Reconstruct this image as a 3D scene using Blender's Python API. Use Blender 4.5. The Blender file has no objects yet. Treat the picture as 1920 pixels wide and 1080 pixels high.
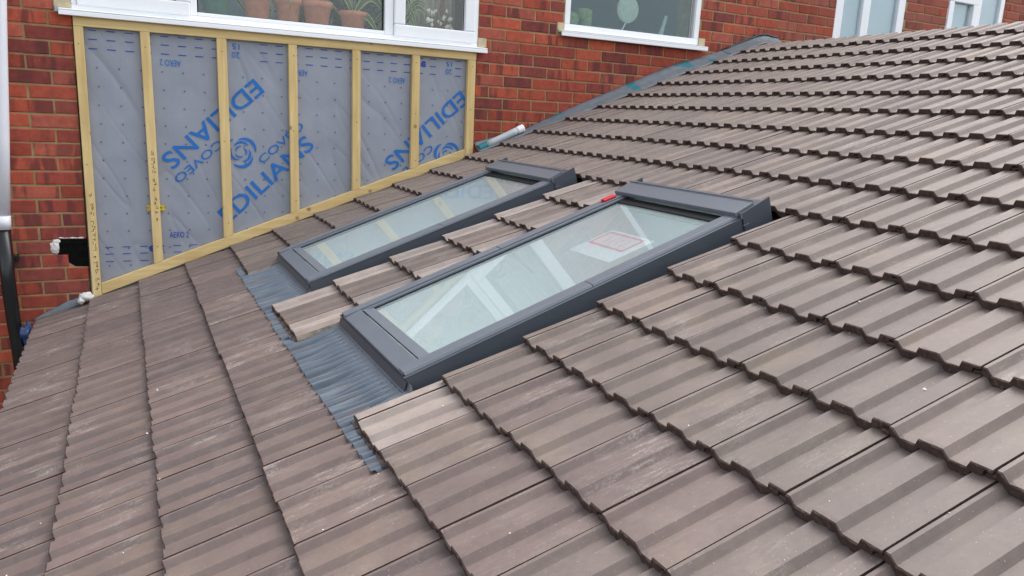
import bpy, math, random
from mathutils import Matrix, Vector, noise
R = math.radians
rng = random.Random(7)

# ------------------------------------------------------------------ camera, sky, sun, exposure
scn = bpy.context.scene
col = scn.collection
CAM = Vector((0.2848, -4.8961, -0.4327))
ROT = ((0.884948420580051, 0.4623406311901129, 0.05574435992637425),
       (-0.46316988061658115, 0.8613986136879442, 0.20848522735702352),
       (0.04837307724855988, -0.2103177811960173, 0.9764355976255111))   # columns: right, forward, up
cd = bpy.data.cameras.new('camera'); cam = bpy.data.objects.new('camera', cd); col.objects.link(cam)
cd.sensor_width = 36.0; cd.lens = 36.0 * 1470.6 / 1920.0; cd.clip_start = 0.05; cd.clip_end = 500.0
cam.matrix_world = Matrix(((ROT[0][0], ROT[0][2], -ROT[0][1], CAM.x), (ROT[1][0], ROT[1][2], -ROT[1][1], CAM.y),
                           (ROT[2][0], ROT[2][2], -ROT[2][1], CAM.z), (0, 0, 0, 1)))
scn.camera = cam
scn.render.resolution_x = 1024; scn.render.resolution_y = 576

SUN_EL, SUN_AZ = 58.0, 83.0          # azimuth measured from +y (into the wall) clockwise towards +x
wd = bpy.data.worlds.new('World'); scn.world = wd; wd.use_nodes = True
nt = wd.node_tree; bg = nt.nodes['Background']
sky = nt.nodes.new('ShaderNodeTexSky'); sky.sky_type = 'NISHITA'; sky.sun_disc = False
sky.sun_elevation = R(SUN_EL); sky.sun_rotation = R(SUN_AZ); sky.dust_density = 2.5; sky.air_density = 1.0; sky.ozone_density = 1.0
hs = nt.nodes.new('ShaderNodeHueSaturation'); hs.inputs['Saturation'].default_value = 0.32
nt.links.new(sky.outputs[0], hs.inputs['Color']); nt.links.new(hs.outputs[0], bg.inputs['Color'])
bg.inputs['Strength'].default_value = 0.15
sl = bpy.data.lights.new('sun', 'SUN'); sl.energy = 0.8; sl.angle = R(60); sl.color = (1.0, 0.97, 0.93)
so = bpy.data.objects.new('sun', sl); col.objects.link(so)
sd = Vector((math.sin(R(SUN_AZ)) * math.cos(R(SUN_EL)), math.cos(R(SUN_AZ)) * math.cos(R(SUN_EL)), math.sin(R(SUN_EL))))
so.rotation_euler = sd.to_track_quat('Z', 'Y').to_euler(); so.location = (3, -6, 8)
vs = scn.view_settings; vs.view_transform = 'Standard'; vs.look = 'None'; vs.gamma = 1.0; vs.exposure = 1.24
vs.use_curve_mapping = False

# ------------------------------------------------------------------ helpers
def lin(r, g, b):
    f = lambda c: (c / 255 / 12.92) if c / 255 <= 0.04045 else ((c / 255 + 0.055) / 1.055) ** 2.4
    return (f(r), f(g), f(b), 1.0)

def tag(o, label=None, cat=None, group=None, kind=None):
    if label: o['label'] = label
    if cat: o['category'] = cat
    if group: o['group'] = group
    if kind: o['kind'] = kind
    return o

def empty(name, loc=(0, 0, 0), mat=None):
    o = bpy.data.objects.new(name, None); o.empty_display_size = 0.1
    if mat is not None: o.matrix_world = mat
    else: o.location = loc
    col.objects.link(o); return o

def link(name, me, parent=None, loc=None, rot=None):
    o = bpy.data.objects.new(name, me); col.objects.link(o)
    if parent is not None: o.parent = parent
    if loc is not None: o.location = loc
    if rot is not None: o.rotation_euler = rot
    return o

class MB:
    def __init__(s): s.v = []; s.f = []; s.m = []; s.sm = []
    def vert(s, p): s.v.append(tuple(p)); return len(s.v) - 1
    def face(s, idx, m=0, smooth=False): s.f.append(tuple(idx)); s.m.append(m); s.sm.append(smooth)
    def poly(s, pts, m=0): s.face([s.vert(p) for p in pts], m)
    def box(s, a, b, m=0):
        (x0, y0, z0), (x1, y1, z1) = a, b
        i = [s.vert(p) for p in ((x0,y0,z0),(x1,y0,z0),(x1,y1,z0),(x0,y1,z0),(x0,y0,z1),(x1,y0,z1),(x1,y1,z1),(x0,y1,z1))]
        for q in ((0,3,2,1),(4,5,6,7),(0,1,5,4),(1,2,6,5),(2,3,7,6),(3,0,4,7)): s.face([i[k] for k in q], m)
    def hexa(s, p, m=0):
        i = [s.vert(q) for q in p]
        for q in ((0,3,2,1),(4,5,6,7),(0,1,5,4),(1,2,6,5),(2,3,7,6),(3,0,4,7)): s.face([i[k] for k in q], m)
    def grid(s, fn, nu, nv, m=0, smooth=True):
        base = len(s.v)
        for i in range(nu + 1):
            for j in range(nv + 1): s.v.append(tuple(fn(i / nu, j / nv)))
        for i in range(nu):
            for j in range(nv):
                a = base + i * (nv + 1) + j
                s.face((a, a + nv + 1, a + nv + 2, a + 1), m, smooth)
    def tube(s, pts, rad, seg=14, m=0, caps=True):
        rings = []
        for k, p in enumerate(pts):
            p = Vector(p)
            d = (Vector(pts[min(k + 1, len(pts) - 1)]) - Vector(pts[max(k - 1, 0)])).normalized()
            a = d.orthogonal().normalized() if abs(d.z) < 0.9 else Vector((1, 0, 0)); a = (a - d * a.dot(d)).normalized(); b = d.cross(a)
            rr = rad[k] if isinstance(rad, (list, tuple)) else rad
            rings.append([s.vert(p + rr * (math.cos(2 * math.pi * t / seg) * a + math.sin(2 * math.pi * t / seg) * b)) for t in range(seg)])
        for r0, r1 in zip(rings, rings[1:]):
            for t in range(seg): s.face((r0[t], r0[(t + 1) % seg], r1[(t + 1) % seg], r1[t]), m, True)
        if caps:
            s.face(rings[0][::-1], m); s.face(rings[-1], m)
    def lathe(s, c, prof, seg=18, m=0):
        rings = [[s.vert((c[0] + r * math.cos(2 * math.pi * t / seg), c[1] + r * math.sin(2 * math.pi * t / seg), c[2] + z)) for t in range(seg)] for r, z in prof]
        for r0, r1 in zip(rings, rings[1:]):
            for t in range(seg): s.face((r0[t], r0[(t + 1) % seg], r1[(t + 1) % seg], r1[t]), m, True)
    def mesh(s, name, mats):
        me = bpy.data.meshes.new(name); me.from_pydata(s.v, [], s.f)
        for m in (mats if isinstance(mats, (list, tuple)) else [mats]): me.materials.append(m)
        me.polygons.foreach_set('material_index', s.m); me.polygons.foreach_set('use_smooth', s.sm); me.update(); return me
    def build(s, name, mats, parent=None, loc=None, bevel=None):
        o = link(name, s.mesh(name, mats), parent, loc)
        if bevel:
            b = o.modifiers.new('bevel', 'BEVEL'); b.width = bevel; b.segments = 2; b.limit_method = 'ANGLE'; b.angle_limit = R(40)
        return o

def boxobj(name, a, b, mat, parent=None, bevel=None):
    m = MB(); m.box(a, b); return m.build(name, mat, parent, bevel=bevel)

# ------------------------------------------------------------------ materials
class NB:
    def __init__(s, name):
        s.mat = bpy.data.materials.new(name); s.mat.use_nodes = True; s.t = s.mat.node_tree
        s.b = s.t.nodes['Principled BSDF']; s.out = s.t.nodes['Material Output']
    def n(s, typ, **kw):
        nd = s.t.nodes.new(typ)
        for k, v in kw.items(): setattr(nd, k, v)
        return nd
    def l(s, a, b): s.t.links.new(a, b)
    def coord(s, scale=(1, 1, 1), rnd=True, kind='Object'):
        tc = s.n('ShaderNodeTexCoord'); mp = s.n('ShaderNodeMapping'); mp.inputs['Scale'].default_value = scale
        s.l(tc.outputs[kind], mp.inputs['Vector'])
        if rnd:
            s.l(s.rndvec(), mp.inputs['Location'])
        return mp.outputs[0]
    def rnd(s):
        if not hasattr(s, '_r'):
            oi = s.n('ShaderNodeObjectInfo'); ge = s.n('ShaderNodeNewGeometry'); a = s.n('ShaderNodeMath', operation='ADD'); f = s.n('ShaderNodeMath', operation='FRACT')
            s.l(oi.outputs['Random'], a.inputs[0]); s.l(ge.outputs['Random Per Island'], a.inputs[1]); s.l(a.outputs[0], f.inputs[0]); s._r = f.outputs[0]
        return s._r
    def rnd2(s, k=7.13):
        a = s.n('ShaderNodeMath', operation='MULTIPLY'); f = s.n('ShaderNodeMath', operation='FRACT'); s.l(s.rnd(), a.inputs[0]); a.inputs[1].default_value = k
        s.l(a.outputs[0], f.inputs[0]); return f.outputs[0]
    def rndvec(s):
        if not hasattr(s, '_rv'):
            m = s.n('ShaderNodeVectorMath', operation='SCALE'); c = s.n('ShaderNodeCombineXYZ')
            s.l(s.rnd(), c.inputs[0]); s.l(s.rnd2(3.7), c.inputs[1]); s.l(s.rnd2(11.3), c.inputs[2]); s.l(c.outputs[0], m.inputs[0]); m.inputs['Scale'].default_value = 37.0; s._rv = m.outputs[0]
        return s._rv
    def noise(s, vec, scale, detail=4, rough=0.55, dist=0.0):
        n = s.n('ShaderNodeTexNoise'); n.inputs['Scale'].default_value = scale; n.inputs['Detail'].default_value = detail
        n.inputs['Roughness'].default_value = rough; n.inputs['Distortion'].default_value = dist
        if vec is not None: s.l(vec, n.inputs['Vector'])
        return n.outputs['Fac']
    def ramp(s, fac, stops):
        r = s.n('ShaderNodeValToRGB'); s.l(fac, r.inputs[0]); e = r.color_ramp.elements
        while len(e) < len(stops): e.new(0.5)
        for k, (p, c) in enumerate(stops):
            e[k].position = p; e[k].color = c if len(c) == 4 else (*c, 1)
        return r.outputs[0]
    def mask(s, fac, a, b):
        return s.ramp(fac, [(a, (0, 0, 0, 1)), (b, (1, 1, 1, 1))])
    def mix(s, fac, a, b, mode='MIX'):
        m = s.n('ShaderNodeMix', data_type='RGBA', blend_type=mode)
        if isinstance(fac, (int, float)): m.inputs[0].default_value = fac
        else: s.l(fac, m.inputs[0])
        for sock, val in ((m.inputs[6], a), (m.inputs[7], b)):
            if isinstance(val, tuple): sock.default_value = val
            else: s.l(val, sock)
        return m.outputs[2]
    def mul(s, a, k):
        m = s.n('ShaderNodeMath', operation='MULTIPLY'); s.l(a, m.inputs[0])
        if isinstance(k, (int, float)): m.inputs[1].default_value = k
        else: s.l(k, m.inputs[1])
        return m.outputs[0]
    def bump(s, h, dist=0.002, strength=0.6):
        b = s.n('ShaderNodeBump'); b.inputs['Distance'].default_value = dist; b.inputs['Strength'].default_value = strength
        s.l(h, b.inputs['Height']); s.l(b.outputs[0], s.b.inputs['Normal'])
    def base(s, c):
        if isinstance(c, tuple): s.b.inputs['Base Color'].default_value = c
        else: s.l(c, s.b.inputs['Base Color'])
        return s
    def rough(s, v, spec=0.5):
        s.b.inputs['Roughness'].default_value = v; s.b.inputs['Specular IOR Level'].default_value = spec; return s

M = {}
def plain(name, c, rough=0.5, spec=0.5, metal=0.0, var=0.12, scale=25.0, bump=0.0):
    n = NB(name); v = n.coord(rnd=False)
    f = n.noise(v, scale, 4); d = tuple(x * (1 - var) for x in c[:3]) + (1,); e = tuple(min(1, x * (1 + var)) for x in c[:3]) + (1,)
    n.base(n.ramp(f, [(0.3, d), (0.7, e)])).rough(rough, spec); n.b.inputs['Metallic'].default_value = metal
    if bump: n.bump(n.noise(v, scale * 8, 3), bump)
    M[name] = n.mat; return n.mat

def tile_material(name, c0, c1, scuff, amount, yellow=0.5):
    n = NB(name); v = n.coord((1, 1, 1)); vs_ = n.coord((2.2, 14, 14))
    big = n.noise(v, 9, 4, 0.6)
    c = n.ramp(big, [(0.25, c0), (0.75, c1)])
    rv = n.ramp(n.rnd(), [(0.0, (0.80, 0.80, 0.81, 1)), (0.35, (0.95, 0.95, 0.95, 1)), (0.7, (1.0, 0.99, 0.98, 1)), (1.0, (1.12, 1.09, 1.06, 1))])
    c = n.mix(1.0, c, rv, 'MULTIPLY')
    # lichen-yellow film and pale rubbed streaks running down the slope
    ye = n.mul(n.mask(n.noise(v, 5.5, 3, 0.5), 0.52, 0.72), yellow)
    c = n.mix(ye, c, lin(158, 140, 112))
    streak = n.noise(vs_, 5.0, 5, 0.7, 0.4); zone = n.mask(n.noise(v, 6.5, 2, 0.5), 0.45, 0.62)
    sc = n.mul(n.mul(n.mask(streak, 0.46, 0.64), zone), n.mul(n.mask(n.rnd2(5.31), 0.15, 0.9), amount))
    grit = n.mul(sc, n.mask(n.noise(v, 160, 3, 0.7), 0.35, 0.6))
    c = n.mix(grit, c, scuff)
    spk = n.mask(n.noise(v, 240, 2, 0.5), 0.70, 0.76)
    c = n.mix(n.mul(spk, 0.55), c, lin(205, 198, 188))
    c = n.mix(1.0, c, n.ramp(n.noise(v, 55, 4, 0.7), [(0.3, (0.93, 0.93, 0.93, 1)), (0.7, (1.07, 1.07, 1.07, 1))]), 'MULTIPLY')
    dk = n.mask(n.noise(v, 120, 2, 0.5), 0.70, 0.78)
    c = n.mix(n.mul(dk, 0.5), c, lin(70, 60, 56))
    n.base(c); n.b.inputs['Specular IOR Level'].default_value = 0.5
    rr = n.ramp(big, [(0.2, (0.50,) * 3), (0.8, (0.62,) * 3)]); n.l(rr, n.b.inputs['Roughness'])
    n.bump(n.noise(v, 420, 3, 0.6), 0.0006, 0.5); M[name] = n.mat

tile_material('tile_top', lin(109, 97, 91), lin(126, 113, 106), lin(184, 175, 166), 0.5, 0.18)
tile_material('tile_worn', lin(106, 92, 88), lin(121, 106, 101), lin(188, 179, 170), 0.75, 0.15)
tile_material('tile_dusty', lin(138, 126, 120), lin(162, 151, 144), lin(196, 188, 178), 1.0, 0.1)
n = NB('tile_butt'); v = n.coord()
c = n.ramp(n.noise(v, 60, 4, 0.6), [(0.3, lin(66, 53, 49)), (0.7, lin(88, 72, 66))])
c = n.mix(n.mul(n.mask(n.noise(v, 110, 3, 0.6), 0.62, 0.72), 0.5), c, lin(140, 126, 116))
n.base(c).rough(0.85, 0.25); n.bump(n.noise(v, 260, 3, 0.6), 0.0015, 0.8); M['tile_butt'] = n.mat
n = NB('tile_cut'); v = n.coord()
c = n.ramp(n.noise(v, 70, 4, 0.6), [(0.3, lin(150, 138, 124)), (0.7, lin(188, 176, 160))])
n.base(c).rough(0.9, 0.2); n.bump(n.noise(v, 200, 3, 0.6), 0.0015, 0.8); M['tile_cut'] = n.mat

n = NB('brick'); v = n.coord(); vb = n.coord((16, 3, 3))
c = n.ramp(n.rnd(), [(0.0, lin(144, 68, 54)), (0.2, lin(164, 78, 60)), (0.42, lin(184, 92, 68)), (0.6, lin(156, 74, 62)), (0.8, lin(122, 62, 58)), (1.0, lin(182, 98, 78))])
mott = n.noise(v, 28, 5, 0.65)
c = n.mix(1.0, c, n.ramp(mott, [(0.25, (0.74, 0.72, 0.72, 1)), (0.75, (1.26, 1.24, 1.22, 1))]), 'MULTIPLY')
dark = n.mul(n.mask(n.noise(vb, 1.0, 2, 0.5, 0.3), 0.50, 0.60), n.mask(n.rnd2(9.7), 0.25, 0.55))
c = n.mix(n.mul(dark, 0.75), c, lin(96, 54, 54))
sp = n.mask(n.noise(v, 190, 2, 0.5), 0.72, 0.78); c = n.mix(n.mul(sp, 0.5), c, lin(200, 180, 165))
# browner, paler bricks further along the house
pos = n.n('ShaderNodeNewGeometry'); sx = n.n('ShaderNodeSeparateXYZ'); n.l(pos.outputs['Position'], sx.inputs[0])
mr = n.n('ShaderNodeMapRange'); n.l(sx.outputs[0], mr.inputs[0]); mr.inputs[1].default_value = 4.6; mr.inputs[2].default_value = 6.2
c = n.mix(n.mul(mr.outputs[0], n.mask(n.rnd2(4.9), 0.2, 0.8)), c, lin(150, 88, 76))
n.base(c).rough(0.85, 0.25); n.bump(n.noise(v, 140, 5, 0.7), 0.003, 0.7); M['brick'] = n.mat
n = NB('mortar'); v = n.coord(rnd=False)
c = n.ramp(n.noise(v, 14, 5, 0.6), [(0.25, lin(146, 120, 86)), (0.75, lin(184, 158, 118))])
n.base(c).rough(0.95, 0.1); n.bump(n.noise(v, 150, 4, 0.7), 0.004, 0.8); M['mortar'] = n.mat
def timber(name, axis):
    n = NB(name); sc = [30, 30, 30]; sc[axis] = 1.6; v = n.coord(tuple(sc)); v1 = n.coord()
    c = n.ramp(n.noise(v, 1.6, 5, 0.6, 0.6), [(0.25, lin(204, 172, 110)), (0.55, lin(221, 194, 137)), (0.8, lin(233, 210, 158))])
    c = n.mix(n.mul(n.mask(n.noise(v1, 3.0, 3), 0.5, 0.75), 0.35), c, lin(178, 150, 96))
    kn = n.n('ShaderNodeTexVoronoi'); n.l(n.coord((7, 7, 7)), kn.inputs['Vector']); kn.inputs['Scale'].default_value = 1.0
    k = n.ramp(kn.outputs['Distance'], [(0.05, (1, 1, 1, 1)), (0.12, (0, 0, 0, 1))]); c = n.mix(n.mul(k, 0.7), c, lin(120, 84, 44))
    n.base(c).rough(0.7, 0.3); n.bump(n.noise(v, 4, 4, 0.6), 0.001, 0.5); M[name] = n.mat
timber('timber_v', 2); timber('timber_h', 0)
n = NB('membrane'); v = n.coord(rnd=False)
c = n.ramp(n.noise(v, 3.5, 5, 0.6), [(0.3, lin(140, 146, 157)), (0.7, lin(154, 159, 169))])
n.base(c).rough(0.45, 0.5); wv = n.coord((3.0, 3.0, 1.6), rnd=False); mp = n.n('ShaderNodeMapping'); tc = n.n('ShaderNodeTexCoord'); n.l(tc.outputs['Object'], mp.inputs[0])
mp.inputs['Rotation'].default_value = (0, R(-33), 0); mp.inputs['Scale'].default_value = (5.5, 1, 0.7)
cr_ = n.noise(mp.outputs[0], 2.2, 2, 0.5, 0.5); rd = n.n('ShaderNodeMath', operation='PINGPONG'); n.l(cr_, rd.inputs[0]); rd.inputs[1].default_value = 0.12
ad = n.n('ShaderNodeMath', operation='ADD'); n.l(n.mul(rd.outputs[0], 0.25), ad.inputs[0]); n.l(n.noise(wv, 1.5, 2, 0.45, 0.6), ad.inputs[1]); n.bump(ad.outputs[0], 0.014, 0.5); M['membrane'] = n.mat
plain('print_blue', lin(40, 112, 190), 0.6, 0.3, var=0.06)
plain('print_dark', lin(44, 74, 170), 0.6, 0.3, var=0.06)
plain('print_faint', lin(92, 108, 140), 0.6, 0.3, var=0.1)
plain('pvc', lin(244, 246, 248), 0.32, 0.5, var=0.015, scale=6)
plain('pvc_grey', lin(170, 172, 170), 0.5, 0.4, var=0.05)
plain('pipe_white', lin(222, 224, 230), 0.35, 0.5, var=0.03, scale=5)
plain('pipe_black', lin(20, 21, 24), 0.3, 0.5, var=0.2, scale=5)
plain('stone', lin(196, 182, 150), 0.9, 0.2, var=0.12, scale=30, bump=0.002)
plain('alu', lin(104, 110, 118), 0.36, 0.5, var=0.04, scale=9, bump=0.0003)
plain('alu_dark', lin(72, 78, 86), 0.42, 0.5, var=0.05, scale=9, bump=0.0003)
plain('rubber', lin(22, 24, 27), 0.6, 0.3, var=0.1)
plain('spacer', lin(150, 152, 130), 0.5, 0.4, var=0.05)
plain('apron', lin(106, 115, 125), 0.36, 0.5, metal=0.2, var=0.08, scale=14, bump=0.0004)
plain('lead', lin(104, 112, 118), 0.55, 0.4, metal=0.0, var=0.16, scale=16, bump=0.001)
plain('lead_dark', lin(52, 54, 58), 0.5, 0.4, var=0.2, scale=16)
plain('teal', lin(40, 112, 122), 0.5, 0.4, var=0.15)
plain('foam', lin(226, 224, 218), 0.9, 0.2, var=0.06, scale=60, bump=0.004)
plain('black_void', lin(18, 17, 17), 0.95, 0.1, var=0.4, scale=60, bump=0.004)
plain('underlay', lin(44, 40, 38), 0.9, 0.2, var=0.2)
plain('room', lin(112, 138, 142), 0.9, 0.2, var=0.05, scale=3)
plain('shaft', lin(232, 236, 230), 0.9, 0.2, var=0.05, scale=4)
plain('sticker_paper', lin(206, 212, 210), 0.5, 0.4, var=0.04, scale=12)
plain('paper', lin(236, 238, 236), 0.7, 0.3, var=0.02)
plain('red', lin(200, 38, 48), 0.45, 0.5, var=0.06)
plain('red_print', lin(196, 84, 90), 0.6, 0.3, var=0.05)
plain('terracotta', lin(204, 136, 106), 0.85, 0.3, var=0.15, scale=20, bump=0.001)
plain('pot_green', lin(70, 128, 108), 0.5, 0.4, var=0.1)
plain('leaf', lin(54, 84, 40), 0.5, 0.4, var=0.3, scale=14)
plain('leaf_pale', lin(150, 164, 96), 0.5, 0.4, var=0.2, scale=14)
plain('leaf_dark', lin(34, 54, 36), 0.6, 0.3, var=0.4, scale=14)
plain('curtain', lin(196, 192, 172), 0.9, 0.2, var=0.1, scale=9)
plain('petal', lin(236, 232, 212), 0.7, 0.3, var=0.1)
plain('yellow', lin(210, 178, 44), 0.5, 0.4, var=0.2, scale=60)
plain('blue_plastic', lin(40, 62, 104), 0.35, 0.5, var=0.3, scale=30)
plain('ground', lin(84, 80, 74), 0.95, 0.1, var=0.3, scale=6, bump=0.003)
plain('soil', lin(58, 44, 34), 0.95, 0.1, var=0.3, scale=60)
plain('stamp', lin(92, 78, 52), 0.8, 0.2, var=0.2)
plain('net_sky_tone', lin(176, 198, 208), 0.8, 0.2, var=0.04, scale=2)  # net curtain tone with the panes' bluish sky reflection put into the colour
plain('crumb', lin(226, 220, 208), 0.9, 0.2, var=0.1)

def glass_mat(name, tint, ior, rough=0.0, body=None, bodyfac=0.0, wave=0.0):
    n = NB(name); t = n.t; t.nodes.remove(n.b)
    tr = n.n('ShaderNodeBsdfTransparent'); tr.inputs[0].default_value = tint
    gl = n.n('ShaderNodeBsdfGlossy'); gl.inputs['Roughness'].default_value = rough
    fr = n.n('ShaderNodeFresnel'); geo = n.n('ShaderNodeNewGeometry'); mi = n.n('ShaderNodeMix', data_type='FLOAT'); n.l(geo.outputs['Backfacing'], mi.inputs[0]); mi.inputs[2].default_value = ior; mi.inputs[3].default_value = 1 / ior; n.l(mi.outputs[0], fr.inputs['IOR'])
    base = tr.outputs[0]
    if body:
        df = n.n('ShaderNodeBsdfTranslucent'); df.inputs[0].default_value = body
        d2 = n.n('ShaderNodeBsdfDiffuse'); d2.inputs[0].default_value = body
        m0 = n.n('ShaderNodeMixShader'); m0.inputs[0].default_value = 0.92; n.l(df.outputs[0], m0.inputs[1]); n.l(d2.outputs[0], m0.inputs[2])
        m1 = n.n('ShaderNodeMixShader'); m1.inputs[0].default_value = bodyfac; n.l(base, m1.inputs[1]); n.l(m0.outputs[0], m1.inputs[2]); base = m1.outputs[0]
    mx = n.n('ShaderNodeMixShader'); n.l(fr.outputs[0], mx.inputs[0]); n.l(base, mx.inputs[1]); n.l(gl.outputs[0], mx.inputs[2]); n.l(mx.outputs[0], n.out.inputs[0])
    if wave:
        v = n.coord(rnd=False); b = n.n('ShaderNodeBump'); b.inputs['Distance'].default_value = wave; b.inputs['Strength'].default_value = 0.5
        n.l(n.noise(v, 60, 3), b.inputs['Height']); n.l(b.outputs[0], gl.inputs['Normal'])
    M[name] = n.mat
glass_mat('glass_window', (0.95, 0.975, 0.975, 1), 1.6)
glass_mat('glass_obscure', (0.84, 0.92, 0.93, 1), 1.55, 0.12, lin(130, 160, 165), 0.12, 0.004)
glass_mat('glass_roof', (0.93, 0.96, 0.965, 1), 1.52, 0.0, lin(222, 236, 240), 0.22)  # pale diffuse body paints the haze of a bright room into the pane

# ------------------------------------------------------------------ roof frame (u up the slope, v along a course towards the viewer, n out of the roof)
PIT, YAW = 0.3609, -0.0313
G, W = 0.2662, 0.2048
O = Vector((0.1266, -2.9346, -1.5295))
S = Vector((math.cos(PIT) * math.cos(YAW), math.cos(PIT) * math.sin(YAW), math.sin(PIT)))
C = Vector((math.sin(YAW), -math.cos(YAW), 0.0)); N = S.cross(-C)
def rp(u, v, n=0.0): return O + S * u + C * v + N * n
def roof_mat(u=0, v=0, n=0):
    p = rp(u, v, n)
    return Matrix(((S.x, -C.x, N.x, p.x), (S.y, -C.y, N.y, p.y), (S.z, -C.z, N.z, p.z), (0, 0, 0, 1)))
def roof_z(x): return -0.614 + (x - 2.718) * 0.3776       # roof surface along the house wall
def project(p):
    d = Vector(p) - CAM; f = sum(ROT[k][1] * d[k] for k in range(3)); x = sum(ROT[k][0] * d[k] for k in range(3)); z = sum(ROT[k][2] * d[k] for k in range(3))
    return (0.5 + 0.766 * x / f, 0.5 - 1.3617 * z / f, f) if f > 0.05 else None
def area(ps):
    q = [project(p) for p in ps]
    if any(k is None for k in q): return 0.0
    a = sum(q[i][0] * q[(i + 1) % len(q)][1] - q[(i + 1) % len(q)][0] * q[i][1] for i in range(len(q))) / 2
    cx = sum(k[0] for k in q) / len(q); cy = sum(k[1] for k in q) / len(q)
    return abs(a) if -0.04 < cx < 1.04 and -0.05 < cy < 1.05 else 0.0

# ------------------------------------------------------------------ ground
gm = MB(); gm.grid(lambda a, b: (-60 + 120 * a, -80 + 140 * b, -4.1), 8, 8)
tag(gm.build('ground', M['ground']), kind='structure')

# ------------------------------------------------------------------ brick house
house = empty('brick_house', (2.0, 0.1, -4.1))
tag(house, 'red brick house wall with white windows above the tiled extension roof', 'house')
HO = Vector((2.0, 0.1, -4.1))
class HM(MB):
    def build(s, name, mats, parent=house, bevel=None, own=None):
        s.v = [tuple(Vector(p) - HO) for p in s.v]
        return MB.build(s, name, mats, parent, bevel=bevel)
# openings: x0, x1, z0, z1
WIN1 = (0.222, 2.567, 0.018, 1.22); PANEL = (0.226, 2.556, -4.1, 0.018)
WIN2 = (3.224, 4.422, 0.182, 1.22); WIN3 = (5.865, 6.735, 0.05, 1.22); WIN4 = (7.317, 8.167, 0.05, 1.22)
wl = HM(); XS = [-3.0, WIN1[0], WIN1[1], WIN2[0], WIN2[1], WIN3[0], WIN3[1], WIN4[0], WIN4[1], 12.0]
ZT = 1.95
for i in range(len(XS) - 1):
    x0, x1 = XS[i], XS[i + 1]
    if i % 2 == 0: wl.box((x0, 0.005, -4.1), (x1, 0.28, ZT))
    else:
        w_ = (WIN1, WIN2, WIN3, WIN4)[i // 2]
        wl.box((x0, 0.0055, w_[3]), (x1, 0.28, ZT))
        wl.box((x0, 0.05 if i == 1 else 0.0055, -4.1), (x1, 0.28, w_[2]))
wall = wl.build('wall', M['mortar'])

brick_cache = {}
def brick_mesh(w, var):
    key = (round(w, 3), var)
    if key in brick_cache: return brick_cache[key]
    r = random.Random(hash(key) % 99991); h = 0.0655; m = MB(); e = 0.004
    nx = 5 if w > 0.12 else 3
    jit = lambda a: r.uniform(-a, a)
    rows = []
    for (zz, yy, ex) in ((0.0, 0.014, 0), (0.0005, 0.0025, 0), (e, 0.0, e * 0.7), (h - e, 0.0, e * 0.7), (h - 0.0005, 0.0025, 0), (h, 0.014, 0)):
        row = []
        for i in range(nx + 1):
            x = ex + (w - 2 * ex) * i / nx
            row.append(m.vert((x + jit(0.0013), yy + jit(0.0012) * (yy < 0.01), zz + jit(0.0012))))
        rows.append(row)
    for a, b in zip(rows, rows[1:]):
        for i in range(nx): m.face((a[i], a[i + 1], b[i + 1], b[i]), 0, False)
    for side in (0, nx):
        ids = [rw[side] for rw in rows]; m.face(ids if side else ids[::-1])
    brick_cache[key] = m.mesh('brick', M['brick']); return brick_cache[key]

bricks = []
HOLE = (0.085, 0.226, -1.272, -1.19); HOLE2 = (0.135, 0.226, -1.35, -1.272)
def blocked(x0, x1, z0, z1, rects):
    segs = [(x0, x1)]
    for (a, b, c_, d) in rects:
        if z1 <= c_ + 0.02 or z0 >= d - 0.02: continue
        ns = []
        for s0, s1 in segs:
            if s1 <= a or s0 >= b: ns.append((s0, s1)); continue
            if s0 < a: ns.append((s0, a - 0.004))
            if s1 > b: ns.append((b + 0.004, s1))
        segs = ns
    return [(p, q_) for p, q_ in segs if q_ - p > 0.02]
STONES = [(0.143, 0.222, 0.02, 0.075), (2.567, 2.63, 0.02, 0.08), (3.166, 3.224, 0.185, 0.235), (4.422, 4.486, 0.185, 0.24)]
RECTS = [WIN1, PANEL, WIN2, WIN3, WIN4, HOLE, HOLE2] + STONES
for row in range(-21, 58):
    z0 = -(row - 4) * 0.075 + 0.0047; z1 = z0 + 0.0655
    odd = row % 2
    for zone in (0, 1):
        if zone == 0: start, pitch, xa, xb = -1.8 + (0.1125 if odd else 0.0), 0.225, -1.6, 2.43
        else: start, pitch, xa, xb = 2.441 - 0.2218 * 2 + (0.108 if odd else 0.0), 0.2218, 2.4, 9.4
        x = start; half = 0
        while x < xb:
            a = max(x + 0.005, xa); b = min(x + pitch - 0.005, xb); x += pitch
            if b - a < 0.02: continue
            if zone == 1 and z1 < (roof_z(b) - 0.10 if b < 4.75 else 0.12): continue
            if z1 > ZT or z0 < -4.08: continue
            for p, q_ in blocked(a, b, z0, z1, RECTS):
                bricks.append((area([(p, 0, z0), (q_, 0, z0), (q_, 0, z1), (p, 0, z1)]), p + rng.uniform(-.0012, .0012), z0 + rng.uniform(-.001, .001), q_ - p))
bricks.sort(reverse=True)
WALLO = Vector((0, 0, 0)) - HO
for k, (a_, x, z, w_) in enumerate(bricks[:300]):
    o = link('brick', brick_mesh(w_, rng.randrange(4)), wall, Vector((x, rng.uniform(-.0012, .0012), z)) + WALLO)
if len(bricks) > 300:
    m = MB()
    for a_, x, z, w_ in bricks[300:]:
        me = brick_mesh(w_, rng.randrange(4)); b0 = len(m.v)
        m.v += [(vv.co.x + x - HO.x, vv.co.y - HO.y, vv.co.z + z - HO.z) for vv in me.vertices]
        for p in me.polygons: m.face([b0 + i for i in p.vertices])
    tag(m.build('brickwork', M['brick'], wall), kind='stuff')
print('bricks', len(bricks))
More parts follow.
